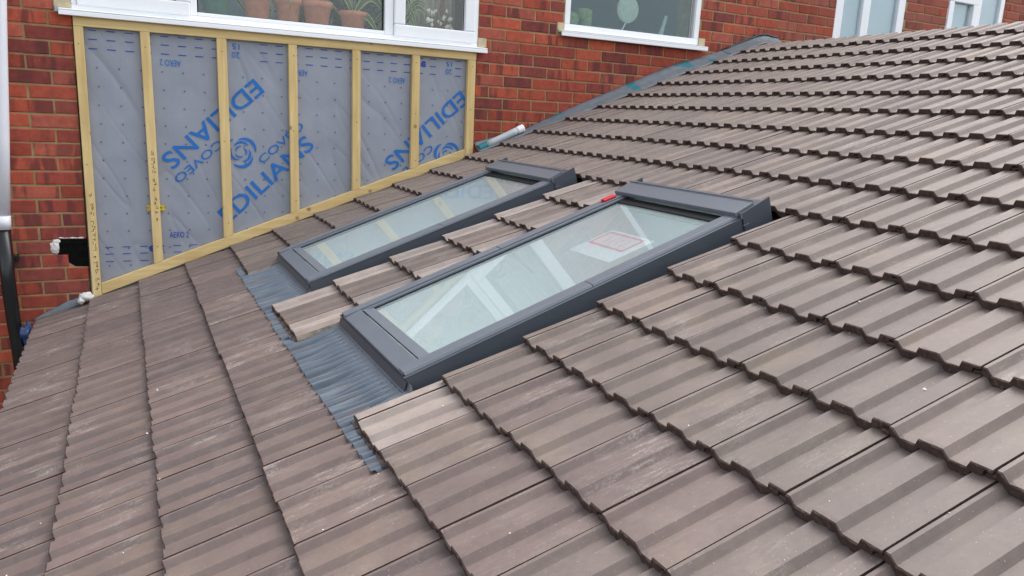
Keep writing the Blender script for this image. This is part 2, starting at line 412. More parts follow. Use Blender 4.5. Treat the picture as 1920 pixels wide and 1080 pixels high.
# broken opening in the brickwork with expanding foam
m = HM(); pts = [(0.07, -1.20), (0.10, -1.19), (0.226, -1.188), (0.226, -1.352), (0.16, -1.348), (0.11, -1.31), (0.075, -1.27)]
m.poly([(x, 0.0040, z) for x, z in pts][::-1]); m.box((0.088, 0.002, -1.262), (0.226, 0.008, -1.247)); m.box((0.1, -0.001, -1.222), (0.226, 0.008, -1.208))
m.build('broken_opening', M['black_void'], wall)
def blob(m, c, r, seed, sq=(1, 1, 1), nu=14, nv=10, amp=0.35, fr=9.0):
    def fn(a, b):
        th = 2 * math.pi * a; ph = math.pi * b; d = Vector((math.sin(ph) * math.cos(th), math.sin(ph) * math.sin(th), math.cos(ph)))
        k = 1 + amp * noise.noise(d * 1.7 + Vector((seed, seed * 2, 0))) + amp * 0.5 * noise.noise(d * fr * 0.6 + Vector((seed, 0, 3)))
        return (c[0] + r * k * d.x * sq[0], c[1] + r * k * d.y * sq[1], c[2] + r * k * d.z * sq[2])
    m.grid(fn, nu, nv)
m = HM(); blob(m, (0.068, 0.0, -1.238), 0.024, 3, (0.8, 0.3, 1.3), 20, 14, .6); blob(m, (0.078, 0.0, -1.208), 0.016, 5, (1.1, 0.3, 0.9), 20, 14, .6); blob(m, (0.072, 0.0, -1.262), 0.012, 6, (1.1, 0.3, 0.9), 20, 14, .6); [blob(m, (0.10 + .014 * k_, 0.001, -1.187 + rng.uniform(-.003, .003)), rng.uniform(.004, .009), 8 + k_, (1.6, 0.4, 0.6)) for k_ in range(8)]
m.build('expanding_foam', M['foam'], wall)
for (a, b, c_, d) in STONES:
    m = HM(); m.box((a, -0.003, c_), (b, 0.02, d)); m.build('sill_stone', M['stone'], bevel=0.004)

# ------------------------------------------------------------------ windows (parts of the house)
def ring_frame(x0, x1, z0, z1, t, y0, y1, m):
    m.box((x0, y0, z0), (x1, y1, z0 + t)); m.box((x0, y0, z1 - t), (x1, y1, z1))
    m.box((x0, y0, z0 + t), (x0 + t, y1, z1 - t)); m.box((x1 - t, y0, z0 + t), (x1, y1, z1 - t))
def sub(name, fn, mat, parent, bevel=None):
    m = HM(); fn(m); return m.build(name, mat, parent, bevel)
def room(name, x0, x1, z0, z1, depth, win):
    m = HM()
    a, b = (x0, 0.07), (x1, depth)
    m.poly([(x0, depth, z0), (x1, depth, z0), (x1, depth, z1), (x0, depth, z1)])
    m.poly([(x0, .07, z0), (x0, depth, z0), (x0, depth, z1), (x0, .07, z1)]); m.poly([(x1, .07, z0), (x1, .07, z1), (x1, depth, z1), (x1, depth, z0)])
    m.poly([(x0, .07, z0), (x1, .07, z0), (x1, depth, z0), (x0, depth, z0)]); m.poly([(x0, .07, z1), (x0, depth, z1), (x1, depth, z1), (x1, .07, z1)])
    return m.build(name, M['room'], win)
FY = 0.004
# big kitchen window
m = HM(); x0, x1, z0, z1 = WIN1
ring_frame(x0, x1, z0, z1, 0.026, FY, 0.065, m); m.box((0.803, FY + .001, z0 + .026), (0.839, .064, z1 - .026)); m.box((1.929, FY + .001, z0 + .026), (1.985, .064, z1 - .026))
m.box((0.839, FY + .0015, z0 + .026), (1.929, .063, 0.065))
w1 = m.build('window', M['pvc'], bevel=0.004)
tag(w1, 'wide white framed window with pots inside, above the membrane panel')
for (a, b) in ((0.249, 0.802), (1.987, 2.54)):
    sub('casement', lambda m: ring_frame(a, b, 0.040, 1.19, 0.072, FY - 0.014, 0.05, m), M['pvc'], w1, 0.007)
for (a, b, c_, y) in ((0.845, 1.923, 0.066, 0.03), (0.321, 0.730, 0.113, 0.022), (2.060, 2.468, 0.113, 0.022)):
    sub('pane', lambda m: m.box((a, y, c_), (b, y + .005, 1.18)), M['glass_window'], w1)
    sub('glazing_seal', lambda m: (m.box((a - .004, y - .004, c_), (a + .003, y - .0005, 1.18)), m.box((b - .004, y - .004, c_), (b + .003, y - .0005, 1.18)), m.box((a + .003, y - .004, c_ - .003), (b - .004, y - .0005, c_ + .003))), M['rubber'], w1)
def sill(m, xa, xb, z, pr=0.045):
    m.box((xa, -pr, z - .026), (xb, -pr + .012, z - .002)); m.hexa([(xa, -pr, z - .0015), (xb, -pr, z - .0015), (xb, .03, z + .004), (xa, .03, z + .004), (xa, -pr, z + .006), (xb, -pr, z + .006), (xb, .03, z + .016), (xa, .03, z + .016)])
sub('sill', lambda m: sill(m, 0.163, 2.62, 0.008), M['pvc'], w1, 0.003)
m = HM(); m.box((0.148, -0.035, -0.004), (0.1625, 0.0, 0.02)); m.box((.150, -.03, .02), (.16, -.002, .03)); m.build('end_cap', M['pvc_grey'], w1)
sub('inner_sill', lambda m: m.box((0.25, 0.066, 0.03), (2.54, 0.30, 0.055)), M['pvc'], w1)
room('room_interior', 0.15, 2.65, -0.2, 1.3, 0.8, w1)
# bathroom window with obscure glass
m = HM(); ring_frame(*WIN2[:2], 0.188, 1.22, 0.045, FY, 0.065, m); w2 = m.build('window', M['pvc'], bevel=0.004); tag(w2, 'white window with obscure glass left of the rising roof')
sub('pane', lambda m: m.box((3.269, 0.028, 0.233), (4.377, 0.033, 1.175)), M['glass_obscure'], w2)
sub('glazing_seal', lambda m: (m.box((4.345, .0265, .234), (4.352, .0275, 1.17)), m.box((4.360, .0265, .234), (4.376, .0275, 1.17))), M['pvc_grey'], w2)
sub('sill', lambda m: sill(m, 3.180, 4.487, 0.172), M['pvc'], w2, 0.003)
sub('inner_sill', lambda m: m.box((3.24, 0.066, 0.19), (4.41, 0.34, 0.215)), M['pvc'], w2)
room('room_interior', 3.1, 4.55, -0.1, 1.3, 1.2, w2)
# two narrow windows above the roof
m = HM(); ring_frame(*WIN3[:2], 0.06, 1.22, 0.09, FY, 0.065, m); m.box((6.195, FY + .001, .15), (6.287, .064, 1.13)); w3 = m.build('window', M['pvc'], bevel=0.004); tag(w3, 'two light white window half hidden by the roof')
for a, b in ((5.955, 6.195), (6.287, 6.645)): sub('pane', lambda m: m.box((a, .03, .15), (b, .035, 1.13)), M['glass_window'], w3)
sub('net_backing', lambda m: m.box((5.9, .048, .1), (6.7, .050, 1.2)), M['net_sky_tone'], w3)  # plane added to brighten the panes: net curtains and reflected sky
room('room_interior', 5.75, 6.85, -0.1, 1.3, .6, w3)
m = HM(); ring_frame(*WIN4[:2], 0.06, 1.22, 0.062, FY, 0.065, m); m.box((7.755, FY + .001, .122), (7.817, .064, 1.158)); w4 = m.build('window', M['pvc'], bevel=0.004); tag(w4, 'rightmost white window with a small opening light')
sub('casement', lambda m: ring_frame(7.322, 7.752, 0.10, 0.895, 0.072, FY - .014, .05, m), M['pvc'], w4, 0.006)
for a, b, t in ((7.394, 7.68, .823), (7.817, 8.105, 1.158)): sub('pane', lambda m: m.box((a, .026, .12), (b, .031, t)), M['glass_window'], w4)
sub('net_backing', lambda m: m.box((7.38, .048, .1), (8.12, .050, 1.15)), M['net_sky_tone'], w4)  # added plane again, net curtains and sky reflection in one colour
room('room_interior', 7.2, 8.3, -0.1, 1.3, .6, w4)

# ------------------------------------------------------------------ membrane panel under the big window
MY = 0.014
def fold(x, z):
    c_ = x * 0.86 + z * 0.51; l_ = -x * 0.51 + z * 0.86
    r_ = max(0.0, 1 - 7.0 * abs(noise.noise(Vector((c_ * 4.5, l_ * 0.75, 5.5))))); w_ = max(0.0, min(1.0, 0.35 + 1.6 * noise.noise(Vector((x * 1.5, 9.0, z * 1.5)))))
    r2 = max(0.0, 1 - 9.0 * abs(noise.noise(Vector((c_ * 9.0 + 3, l_ * 1.2, 1.5)))))
    return 0.006 * r_ * r_ * w_ + 0.003 * r2 * r2 * (1 - w_)
def memb_y(x, z): return MY + fold(x, z) + 0.0035 * noise.noise(Vector((x * 3.2 + z * 1.5, 0.3, z * 1.6))) + 0.0015 * noise.noise(Vector((x * 9 + z * 6, 2, z * 4)))
m = MB(); m.grid(lambda a, b: (0.230 + 2.322 * a, memb_y(0.230 + 2.322 * a, -1.62 + 1.63 * b), -1.62 + 1.63 * b), 380, 220)
memb = m.build('breather_membrane', M['membrane'])
tag(memb, 'grey roofing membrane with blue lettering stretched behind timber battens below the window', 'membrane')
def text_mesh(txt, bold=0.0, spacing=1.0):
    cu = bpy.data.curves.new('txt', 'FONT'); cu.body = txt; cu.size = 1.0; cu.offset = bold; cu.space_character = spacing; cu.resolution_u = 3; cu.fill_mode = 'FRONT'
    ob = bpy.data.objects.new('txt', cu); col.objects.link(ob); dg = bpy.context.evaluated_depsgraph_get(); dg.update()
    me = bpy.data.meshes.new_from_object(ob.evaluated_get(dg)); bpy.data.objects.remove(ob); bpy.data.curves.remove(cu)
    return me
def lettering(txt, origin, ang, length, cap, mat, bold=0.0, spacing=1.0, name='lettering'):
    """origin = start of the baseline on the wall plane (x, z), ang degrees; stretched to length x cap height"""
    me = text_mesh(txt, bold, spacing); xs = [v_.co.x for v_ in me.vertices]; ys = [v_.co.y for v_ in me.vertices]
    capn = max(ys) if txt not in ('COV\u00c9O',) else 0.70
    ca, sa = math.cos(R(ang)), math.sin(R(ang)); x0 = min(xs); sx = length / (max(xs) - x0); sy = cap / capn
    m = MB()
    for v_ in me.vertices:
        a = (v_.co.x - x0) * sx; b = v_.co.y * sy; x = origin[0] + a * ca - b * sa; z = origin[1] + a * sa + b * ca
        m.vert((x, memb_y(x, z) - 0.0035, z))
    for p in me.polygons: m.face(p.vertices)
    bpy.data.meshes.remove(me)
    return m.build(name, mat, memb)
def mtrans(c, a, e1, e2): return (c[0] + e1 * math.cos(R(a)) - e2 * math.sin(R(a)), c[1] + e1 * math.sin(R(a)) + e2 * math.cos(R(a)))
TA = 42.0
def swirl(c):
    m = MB()
    for k in range(3):
        for (r0, ph, th, wd_) in ((0.087, 0, 0, .016), (0.058, 40, 25, .012), (0.032, 80, 60, .008)):
            st = ph + 120 * k; pts = []
            K = 12
            for i in range(K + 1):
                t = i / K; a = R(st + 105 * t); rr = r0 * (0.62 + 0.38 * math.sin(math.pi * (0.35 + 0.5 * t))); h = wd_ * math.sin(math.pi * min(1, 0.08 + 0.92 * t)) * 0.62
                pts.append((rr - h, rr + h, a))
            for (a0, b0, t0), (a1, b1, t1) in zip(pts, pts[1:]):
                q = [(c[0] + r_ * math.cos(t_), c[1] + r_ * math.sin(t_)) for r_, t_ in ((a0, t0), (b0, t0), (b1, t1), (a1, t1))]
                m.poly([(x, memb_y(x, z) - .0035, z) for x, z in q])
    m.build('swirl_emblem', M['print_blue'], memb)
for c in ((1.055, -0.700), (2.375, -0.690)):
    swirl(c)
    for half in (0, 180):
        if half == 0 and c[0] > 2: continue
        lettering('EDILIANS', mtrans(c, TA + half, -0.345, -0.262), TA + half, 0.70, 0.096, M['print_blue'], 0.010, 1.0)
        lettering('COV\u00c9O', mtrans(c, TA + half, 0.045, -0.135), TA + half, 0.34, 0.046, M['print_blue'], 0.004)
for x in (0.745, 1.452, 2.072): lettering('AERO 2', (x, -0.203 - 0.006 * (x - .7)), 180, 0.108, 0.034, M['print_blue'], 0.0)
lettering('AERO 2', (0.648, -1.202), 0, 0.104, 0.034, M['print_dark'])
for x in (1.062, 2.392):
    lettering('15', (x, -0.088), 180, 0.040, 0.030, M['print_blue']); lettering('20', (x, -0.133), 180, 0.044, 0.034, M['print_blue'])
m = MB(); md = MB()
def pr(mm, x, z, a, b):
    mm.poly([(px_, memb_y(px_, pz) - .003, pz) for px_, pz in ((x - a, z - b), (x + a, z - b), (x + a, z + b), (x - a, z + b))])
for i in range(27):
    x = 0.312 + i * 0.0885
    if abs(x - 1.05) < .06 or abs(x - 2.37) < .06: continue
    for z in (-0.080, -0.126, -0.174): pr(md, x, z - 0.0, 0.021, 0.0022)
    if x < 0.95:
        for z in (-1.248, -1.287, -1.330): pr(md, x + 0.02, z + .0, 0.021, 0.0022)
tag(md.build('printed_dashes', M['print_dark'], memb), kind='stuff')
for i in range(22):
    for j in range(13):
        x = 0.325 + i * 0.1075 + .004 * (j % 2); z = -0.271 - j * 0.0985
        pr(m, x, z, .0042, .0042)
tag(m.build('printed_dots', M['print_faint'], memb), kind='stuff')
def small_logo(cx, cz):
    m = MB()
    for dx in (-0.022, 0.022):
        for k in range(10):
            a0, a1 = R(36 * k), R(36 * k + 36)
            if dx > 0 and k in (0, 9): continue
            q = [(cx + dx + r_ * math.cos(a), cz + r_ * math.sin(a)) for r_, a in ((.008, a0), (.019, a0), (.019, a1), (.008, a1))]
            m.poly([(x, memb_y(x, z) - .0036, z) for x, z in q])
        pr(m, cx + dx, cz, .012, .003)
    m.build('printed_mark', M['print_dark'], memb)
small_logo(0.578, -1.262); small_logo(2.175, -0.115)
m = MB()
for dz in (-.012, .008): m.box((0.535, -.002, -1.03 + dz), (0.63, .008, -1.018 + dz))
m.box((.545, -.003, -1.04), (.555, .007, -1.01)); m.box((.612, -.003, -1.04), (.622, .007, -1.01))
m.build('yellow_clip', M['yellow'], memb)

# timber battens
frame = empty('batten_frame', (1.39, -0.01, -1.5)); FO = Vector((1.39, -0.01, -1.5))
tag(frame, 'pale timber batten frame of seven uprights over the grey membrane', 'frame')
def rake_top(x): return -1.450 + 0.3635 * (x - 0.281)
def fbuild(m, name, mat, bevel=0.0025, parent=None):
    m.v = [tuple(Vector(p) - FO) for p in m.v]; return m.build(name, mat, parent or frame, bevel=bevel)
studs = ((.226, .272, .236, .281), (.542, .590, .558, .607), (.934, .987, .944, .997), (1.333, 1.383, 1.339, 1.390), (1.719, 1.769, 1.722, 1.774), (2.107, 2.159, 2.109, 2.164), (2.494, 2.550, 2.495, 2.554))
stud_objs = []
for k, (a, b, c_, d) in enumerate(studs):
    m = MB(); zt = -0.0665; zc = rake_top(c_) + .0005; zd = rake_top(d) + .0005
    if k == 0: zc = -1.56; zd = -1.56
    if k == 6: zc = -0.72; zd = -0.72
    y0, y1 = -0.018, 0.010
    m.hexa([(c_, y0, zc), (d, y0, zd), (d, y1, zd), (c_, y1, zc), (a, y0, zt), (b, y0, zt), (b, y1, zt), (a, y1, zt)])
    stud_objs.append(fbuild(m, 'batten', M['timber_v']))
m = MB(); m.box((0.226, -0.018, -0.066), (2.552, 0.010, -0.012)); fbuild(m, 'top_rail', M['timber_h'])
m = MB(); xa, xb = 0.2825, 2.4935
m.hexa([(xa, -0.0175, rake_top(xa) - .062), (xb, -0.0175, rake_top(xb) - .062), (xb, .009, rake_top(xb) - .062), (xa, .009, rake_top(xa) - .062),
        (xa, -0.0175, rake_top(xa)), (xb, -0.0175, rake_top(xb)), (xb, .009, rake_top(xb)), (xa, .009, rake_top(xa))])
fbuild(m, 'sloping_rail', M['timber_h'])
m = MB()
for k, (a, b, c_, d) in enumerate(studs):                      # nail heads
    for t in (0.06, 0.5, 0.92):
        zb = rake_top(c_) if 0 < k < 6 else (-1.5 if k == 0 else -.7)
        z = -0.07 + t * (zb + 0.07); x = (a + b) / 2 + t * ((c_ + d) - (a + b)) / 2 + rng.uniform(-.006, .006)
        m.tube([(x, -0.0178, z), (x, -0.0193, z)], 0.003, 8)
fbuild(m, 'nail_heads', M['stamp'], None)
# worn grade stamps on two uprights: broken marks, not readable
for k, zs in ((0, (-.95, -1.5)), (1, (-.72, -1.12))):
    m = MB(); z = zs[0]; a, b, c_, d = studs[k]
    while z > zs[1]:
        t = (z + .07) / -1.4; x = (a + b) / 2 + t * ((c_ + d) - (a + b)) / 2 + 0.004
        for s_ in range(3):
            dx = rng.uniform(-.007, .007); dz = rng.uniform(-.008, .008)
            if rng.random() < .5: m.box((x + dx - .006, -.0186, z + dz - .0012), (x + dx + .006, -.0181, z + dz + .0012))
            else: m.box((x + dx - .0012, -.0186, z + dz - .008), (x + dx + .0012, -.0181, z + dz + .008))
        z -= rng.choice((.024, .026, .05))
    o = fbuild(m, 'grade_stamp', M['stamp'], None, stud_objs[k])
    
# ------------------------------------------------------------------ tiled roof
roof = empty('tiled_roof', mat=roof_mat())
tag(roof, 'low pitched extension roof of brown grey interlocking concrete tiles', 'roof')
DROP, TH, HH = 0.0222, 0.0205, 0.0160         # fall of a tile per gauge, thickness, height of the ribs
PROF = [(0.0, 1.0), (0.040, 1.0), (0.092, 0.0), (0.256, 0.0), (0.298, 1.0), (0.535, 1.0), (0.587, 0.0), (0.746, 0.0), (0.788, 1.0), (0.978, 1.0)]
def prof(t):
    for (a, ha), (b, hb) in zip(PROF, PROF[1:]):
        if a <= t <= b:
            s_ = (t - a) / (b - a); s_ = s_ if ha == hb else s_ * 0.6 + 0.4 * s_ * s_ * (3 - 2 * s_)
            return ha + (hb - ha) * s_
    return 1.0
tile_cache = {}
NVAR = 14
def tile_mesh(t0, t1, var, L, dusty, cut0, cut1):
    """one tile, local x up the slope, y towards the wall (= -v), z out of the roof; t = v / W"""
    key = (round(t0, 3), round(t1, 3), var, round(L, 3), dusty, cut0, cut1)
    if key in tile_cache: return tile_cache[key]
    r = random.Random(var * 131 + 5); m = MB()
    ts = []
    if t0 <= 0: ts += [(-0.095, 't'), (-0.05, 't'), (-0.006, 't')]
    a = max(t0, 0.0); b = min(t1, 0.978)
    base = sorted(set([k for k, _ in PROF] + [0.08, 0.155, 0.185, 0.215, 0.275, 0.33, 0.36, 0.40, 0.44, 0.48, 0.57, 0.645, 0.675, 0.705, 0.765, 0.82, 0.85, 0.88, 0.91, 0.95] + [a, b]))
    ts += [(k, 'm') for k in base if a - 1e-6 <= k <= b + 1e-6]
    chips = [(r.uniform(0, 1), r.uniform(.015, .05), r.uniform(.002, .006)) for _ in range(r.choice((1, 2, 3, 4)))]
    cols = []
    for (t, kind) in ts:
        h = (prof(max(t, 0)) - 1.0) * HH
        top = h - (0.0125 if kind == 't' else 0.0); bot = top - TH
        if kind == 't': bot = top - 0.0065
        elif t > 0.90 and t1 > 0.95: bot = top - 0.0070
        cols.append((t, top, bot))
    us = (0.0, 0.0035, 0.012, 0.09, 0.18, G * 0.97, L) if L > 0.2 else (0.0, 0.0035, 0.012, L * .5, L * .8, L)
    T = []; B = []
    for (t, top, bot) in cols:
        nib = r.uniform(-.0014, .0014); fx = r.uniform(-.0012, .0012); colT = []; colB = []
        ch = sum(d * max(0, 1 - abs(t - c0) / w0) for c0, w0, d in chips)
        for i, u in enumerate(us):
            z = top - DROP * u / G
            if i == 0: z += -0.0022 + nib * 0.5 - ch * .6
            if i == 1: z += -0.0004 - ch * .3
            wob = 0.0006 * noise.noise(Vector((u * 14, t * 5, var * 3.1)))
            colT.append(m.vert((u + (fx + ch * .5 if i == 0 else 0), -t * W, z + wob)))
            if i in (0, len(us) - 1):
                zb = bot - DROP * u / G + (r.uniform(-.0012, .0006) if i == 0 else 0)
                colB.append(m.vert((u + (fx * 1.5 + r.uniform(-.001, .0012) if i == 0 else 0), -t * W, zb)))
        T.append(colT); B.append(colB)
    nu_ = len(us)
    for k in range(len(cols) - 1):
        step = cols[k][0] < 0
        for i in range(nu_ - 1):
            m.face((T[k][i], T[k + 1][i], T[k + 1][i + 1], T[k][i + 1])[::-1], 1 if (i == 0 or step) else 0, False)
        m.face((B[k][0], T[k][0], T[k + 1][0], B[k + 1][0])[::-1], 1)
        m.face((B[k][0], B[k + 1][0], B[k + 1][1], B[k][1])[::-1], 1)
    for k, rev, cm in ((0, False, 2 if cut0 else 1), (len(cols) - 1, True, 2 if cut1 else 1)):
        ids = [B[k][0]] + T[k] + [B[k][1]]; m.face(ids if rev else ids[::-1], cm)
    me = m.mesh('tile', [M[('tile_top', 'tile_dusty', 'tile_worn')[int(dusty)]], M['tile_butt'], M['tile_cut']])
    tile_cache[key] = me; return me

SKY_N = (-0.835, -0.085); SKY_F = (-2.180, -1.412); SKU = (0.975, 2.36)     # roof window extents v0,v1 ; u0,u1
VEND, VNEAR = -2.949, 2.1
TOPU = 18.87 * G
def wall_v(u):                                     # v where the tiles must stop so as to stay clear of the house wall
    p = rp(u, VEND); return VEND + max(0.0, p.y + 0.020)
tiles = []
for k in range(-1, 19):
    u0 = k * G if k >= 0 else -1.08 * G
    L = (G if k >= 0 else 1.08 * G) + 0.055
    if u0 + L > TOPU: L = TOPU - u0
    pieces = []
    lo = wall_v(u0)
    if k in (3, 4, 5, 6, 7, 8):
        # courses broken by the two roof windows
        cl = -2.095 if k == 3 else -2.205
        pieces = [(lo, cl, 0, 1), (-1.372 - (0.03 if k == 3 else 0) + .006 * (k - 3), -0.86, 1, 1), (-0.030 - (.018 if k == 3 else 0) + 0.002 * (k - 4), VNEAR, 1, 0)]
    else: pieces = [(lo, VNEAR, 0, 0)]
    for (va, vb, ca, cb) in pieces:
        j = math.floor(va / W)
        while j * W < vb - 1e-4:
            s0 = max(va, j * W); s1 = min(vb, (j + 1) * W); j0 = j; j += 1
            if s1 - s0 < 0.022: continue
            t0 = s0 / W - j0; t1 = s1 / W - j0
            if t0 < 0.01: t0 = 0.0
            if t1 > 0.978: t1 = 0.978
            c0 = 1 if (ca and t0 > 0.0) else 0; c1 = 1 if (cb and t1 < 0.978) else 0
            # split course length where a roof window head or apron interrupts the tile
            dusty = bool((ca and s0 - va < 0.12 and k <= 8 and (va < -1 or k == 3)) or (cb and vb - s1 < 0.05 and va > -2) or (k == 3 and va > -1.6 and va < -1 and vb - s1 < .1))
            if dusty and not (c0 or c1 or k == 3): dusty = k == 3
            Lk = L
            if not dusty and (k <= 2 or (k in (3, 4) and s0 > 0 and rng.random() < .35)): dusty = 2
            quad = [rp(u0, s0), rp(u0, s1), rp(u0 + G, s1), rp(u0 + G, s0)]
            tiles.append((area(quad), u0, j0, t0, t1, Lk, dusty, c0, c1, k))
tiles.sort(key=lambda t_: -t_[0])
def tile_place(u0, j0): return Vector((u0 + rng.uniform(-.004, .003), -j0 * W + rng.uniform(-.0012, .0012), rng.uniform(-.0006, .0010)))
for t_ in tiles[:300]:
    a_, u0, j0, t0, t1, L, dusty, c0, c1, k = t_
    link('tile', tile_mesh(t0, t1, rng.randrange(NVAR), L, dusty, c0, c1), roof, tile_place(u0, j0), (rng.uniform(-.003, .003), rng.uniform(-.004, .0015), rng.uniform(-.003, .003)))
mm = MB()
for t_ in tiles[300:]:
    a_, u0, j0, t0, t1, L, dusty, c0, c1, k = t_
    me = tile_mesh(t0, t1, rng.randrange(NVAR), L, dusty, c0, c1); p = tile_place(u0, j0); b0 = len(mm.v)
    mm.v += [tuple(vv.co + p) for vv in me.vertices]
    for pl in me.polygons: mm.face([b0 + i for i in pl.vertices], ((0, 3, 4)[int(dusty)] if pl.material_index == 0 else pl.material_index), pl.use_smooth)
tag(mm.build('tile_remainder', [M['tile_top'], M['tile_butt'], M['tile_cut'], M['tile_dusty'], M['tile_worn']], roof), kind='stuff')
print('tiles', len(tiles))
# dark underlay under the tiles, left open below the roof windows
m = MB()
def slab(u0, u1, v0, v1, n0=-0.075, n1=-0.056): m.box((u0, -v1, n0), (u1, -v0, n1))
us_ = [-0.27, SKU[0] + .03, SKU[1] - .05, TOPU]
for a, b in ((us_[0], us_[1]), (us_[2], us_[3])): slab(a, b - .0005, VEND + .05, VNEAR)
for a, b in ((VEND + .05, SKY_F[0] + .02), (SKY_F[1] - .02, SKY_N[0] + .02), (SKY_N[1] - .02, VNEAR)): slab(us_[1], us_[2] - .0005, a, b)
m.build('underlay', M['underlay'], roof)
# far slope behind the ridge
m = MB(); m.poly([(TOPU - .01, 2.93, -.03), (TOPU - .01, -VNEAR, -.03), (TOPU + 1.5, -VNEAR, -1.3), (TOPU + 1.5, 2.93, -1.3)]); m.build('far_slope', M['underlay'], roof)

# ------------------------------------------------------------------ roof windows
def skylight(v0, v1, label, near):
    wv = v1 - v0; base = rp(SKU[0], (v0 + v1) / 2, 0)
    root = empty('roof_window', mat=roof_mat(SKU[0], (v0 + v1) / 2, 0)); tag(root, label, 'skylight', 'two roof windows set in the tiled roof')
    LU = SKU[1] - SKU[0]; h = wv / 2; NT = 0.024; NG = 0.011; NBT = -0.055
    def P(m, a, b, bevel=None): pass
    m = MB()                                        # outer cladding: side faces, front face
    m.box((0.0, h - 0.026, NBT), (LU - .12, h, NT - .012)); m.box((0.0, -h, NBT), (LU - .12, -h + 0.026, NT - .012)); m.box((0.0, -h + .026, NBT), (0.03, h - .026, NT - .016))
    m.box((-0.004, -h - .003, NT - .0115), (LU - .125, -h + 0.010, NT - .006)); m.box((-.004, h - .010, NT - .0115), (LU - .125, h + .003, NT - .006))
    fr = m.build('frame_cladding', M['alu_dark'], root, bevel=0.0025)
    m = MB(); SW = 0.060
    seam = 0.475 * LU
    for s_ in (-1, 1):
        for a, b in ((0.004, seam - .001), (seam + .001, LU - .125)):
            y0, y1 = sorted((s_ * (h - .006), s_ * (h - SW)))
            m.hexa([(a, y0, NT - .0055), (b, y0, NT - .0055), (b, y1, NT - .0055), (a, y1, NT - .0055),
                    (a, y0 + (.006 if s_ < 0 else 0), NT + .004), (b, y0 + (.006 if s_ < 0 else 0), NT + .004), (b, y1 - (.006 if s_ > 0 else 0), NT + .004), (a, y1 - (.006 if s_ > 0 else 0), NT + .004)])
        m.box((SW * .9, min(s_ * (h - SW - .001), s_ * (h - SW - .013)), NT - .010), (LU - .13, max(s_ * (h - SW - .001), s_ * (h - SW - .013)), NT - .002))
    m.build('sash_side', M['alu'], root, bevel=0.0015)
    m = MB(); m.hexa([(0.002, -h + SW - .03, NT - .014), (0.066, -h + SW - .03, NT - .006), (0.066, h - SW + .03, NT - .006), (0.002, h - SW + .03, NT - .014),
                      (0.002, -h + SW - .03, NT - .004), (0.066, -h + SW - .03, NT + .0015), (0.066, h - SW + .03, NT + .0015), (0.002, h - SW + .03, NT - .004)])
    m.build('bottom_cover', M['alu'], root, bevel=0.003)
    m = MB(); m.hexa([(0.072, -h + SW + .004, NT - .012), (0.112, -h + SW + .004, NG), (0.112, h - SW - .004, NG), (0.072, h - SW - .004, NT - .012),
                      (0.072, -h + SW + .004, NT - .001), (0.112, -h + SW + .004, NG + .004), (0.112, h - SW - .004, NG + .004), (0.072, h - SW - .004, NT - .001)])
    m.build('bottom_bead', M['alu'], root, bevel=0.0015)
    m = MB(); m.box((0.110, -h + SW + .010, NG - .018), (LU - .12, h - SW - .010, NG - .0005)); pane = None
    m2 = MB(); m2.box((0.111, -h + SW + .012, NG - .004), (LU - .10, h - SW - .012, NG)); pane = m2.build('pane', M['glass_roof'], root)
    m = MB(); a, b = 0.108, LU - .135; e = h - SW - .0135
    for s_ in (-1, 1): m.box((a, min(s_ * e, s_ * (e - .006)), NG + .0005), (b, max(s_ * e, s_ * (e - .006)), NG + .003))
    m.box((b - .045, -e, NG + .0006), (b, e, NG + .006)); m.build('gasket', M['rubber'], root)
    m = MB(); m.box((b - .064, -e, NG - .012), (b - .05, e, NG - .0045)); m.build('spacer_bar', M['spacer'], root)
    # hood over the top
    m = MB(); hu0, hu1 = LU - .140, LU - .055
    m.hexa([(hu0, -h + .004, NT + .002), (hu1, -h + .004, NT + .002), (hu1, h - .004, NT + .002), (hu0, h - .004, NT + .002),
            (hu0, -h + .004, NT + .018), (hu1, -h + .004, NT + .027), (hu1, h - .004, NT + .027), (hu0, h - .004, NT + .018)])
    m.box((hu1 - .002, -h + .004, NT + .0275), (hu1 + .006, h - .004, NT + .032))
    hood = m.build('hood', M['alu'], root, bevel=0.003)
    m = MB(); sy = -h                           # end boxes of the hood
    for s_ in (-1, 1):
        y0, y1 = sorted((s_ * (h + .004), s_ * (h - .004)))
        m.hexa([(LU - .118, y0, NBT), (LU + .004, y0, NBT), (LU + .004, y1, NBT), (LU - .118, y1, NBT), (LU - .118, y0, NT + .010), (LU + .010, y0, NT + .024), (LU + .010, y1, NT + .024), (LU - .118, y1, NT + .010)])
    m.box((LU - .060, -h + .005, NBT), (LU + .002, h - .005, NT + .008)); m.build('head_cladding', M['alu_dark'], root, bevel=0.002)
    m = MB()
    for s_ in (-1, 1):
        m.box((LU - .123, min(s_ * (h + .0035), s_ * (h + .007)), -.012), (LU - .098, max(s_ * (h + .0035), s_ * (h + .007)), -.009))
        m.box((LU - .125, min(s_ * (h - .03), s_ * (h + .005)), NT - .010), (LU - .119, max(s_ * (h - .03), s_ * (h + .005)), NT + .012))
    m.box((LU - .128, -h + .001, NT + .001), (LU - .120, h - .001, NT + .0085)); m.build('corner_clip', M['alu'], root)
    # plastered shaft below the glass
    m = MB(); e2 = h - SW + .01; z0, z1 = -0.33, NG - .02; a, b = 0.08, LU - .07
    m.poly([(a, -e2, z0), (b, -e2, z0), (b, e2, z0), (a, e2, z0)])
    for q in (((a, -e2), (b, -e2)), ((b, -e2), (b, e2)), ((b, e2), (a, e2)), ((a, e2), (a, -e2))): m.poly([(*q[0], z0), (*q[1], z0), (*q[1], z1), (*q[0], z1)])
    m.build('light_shaft', M['shaft'], root)
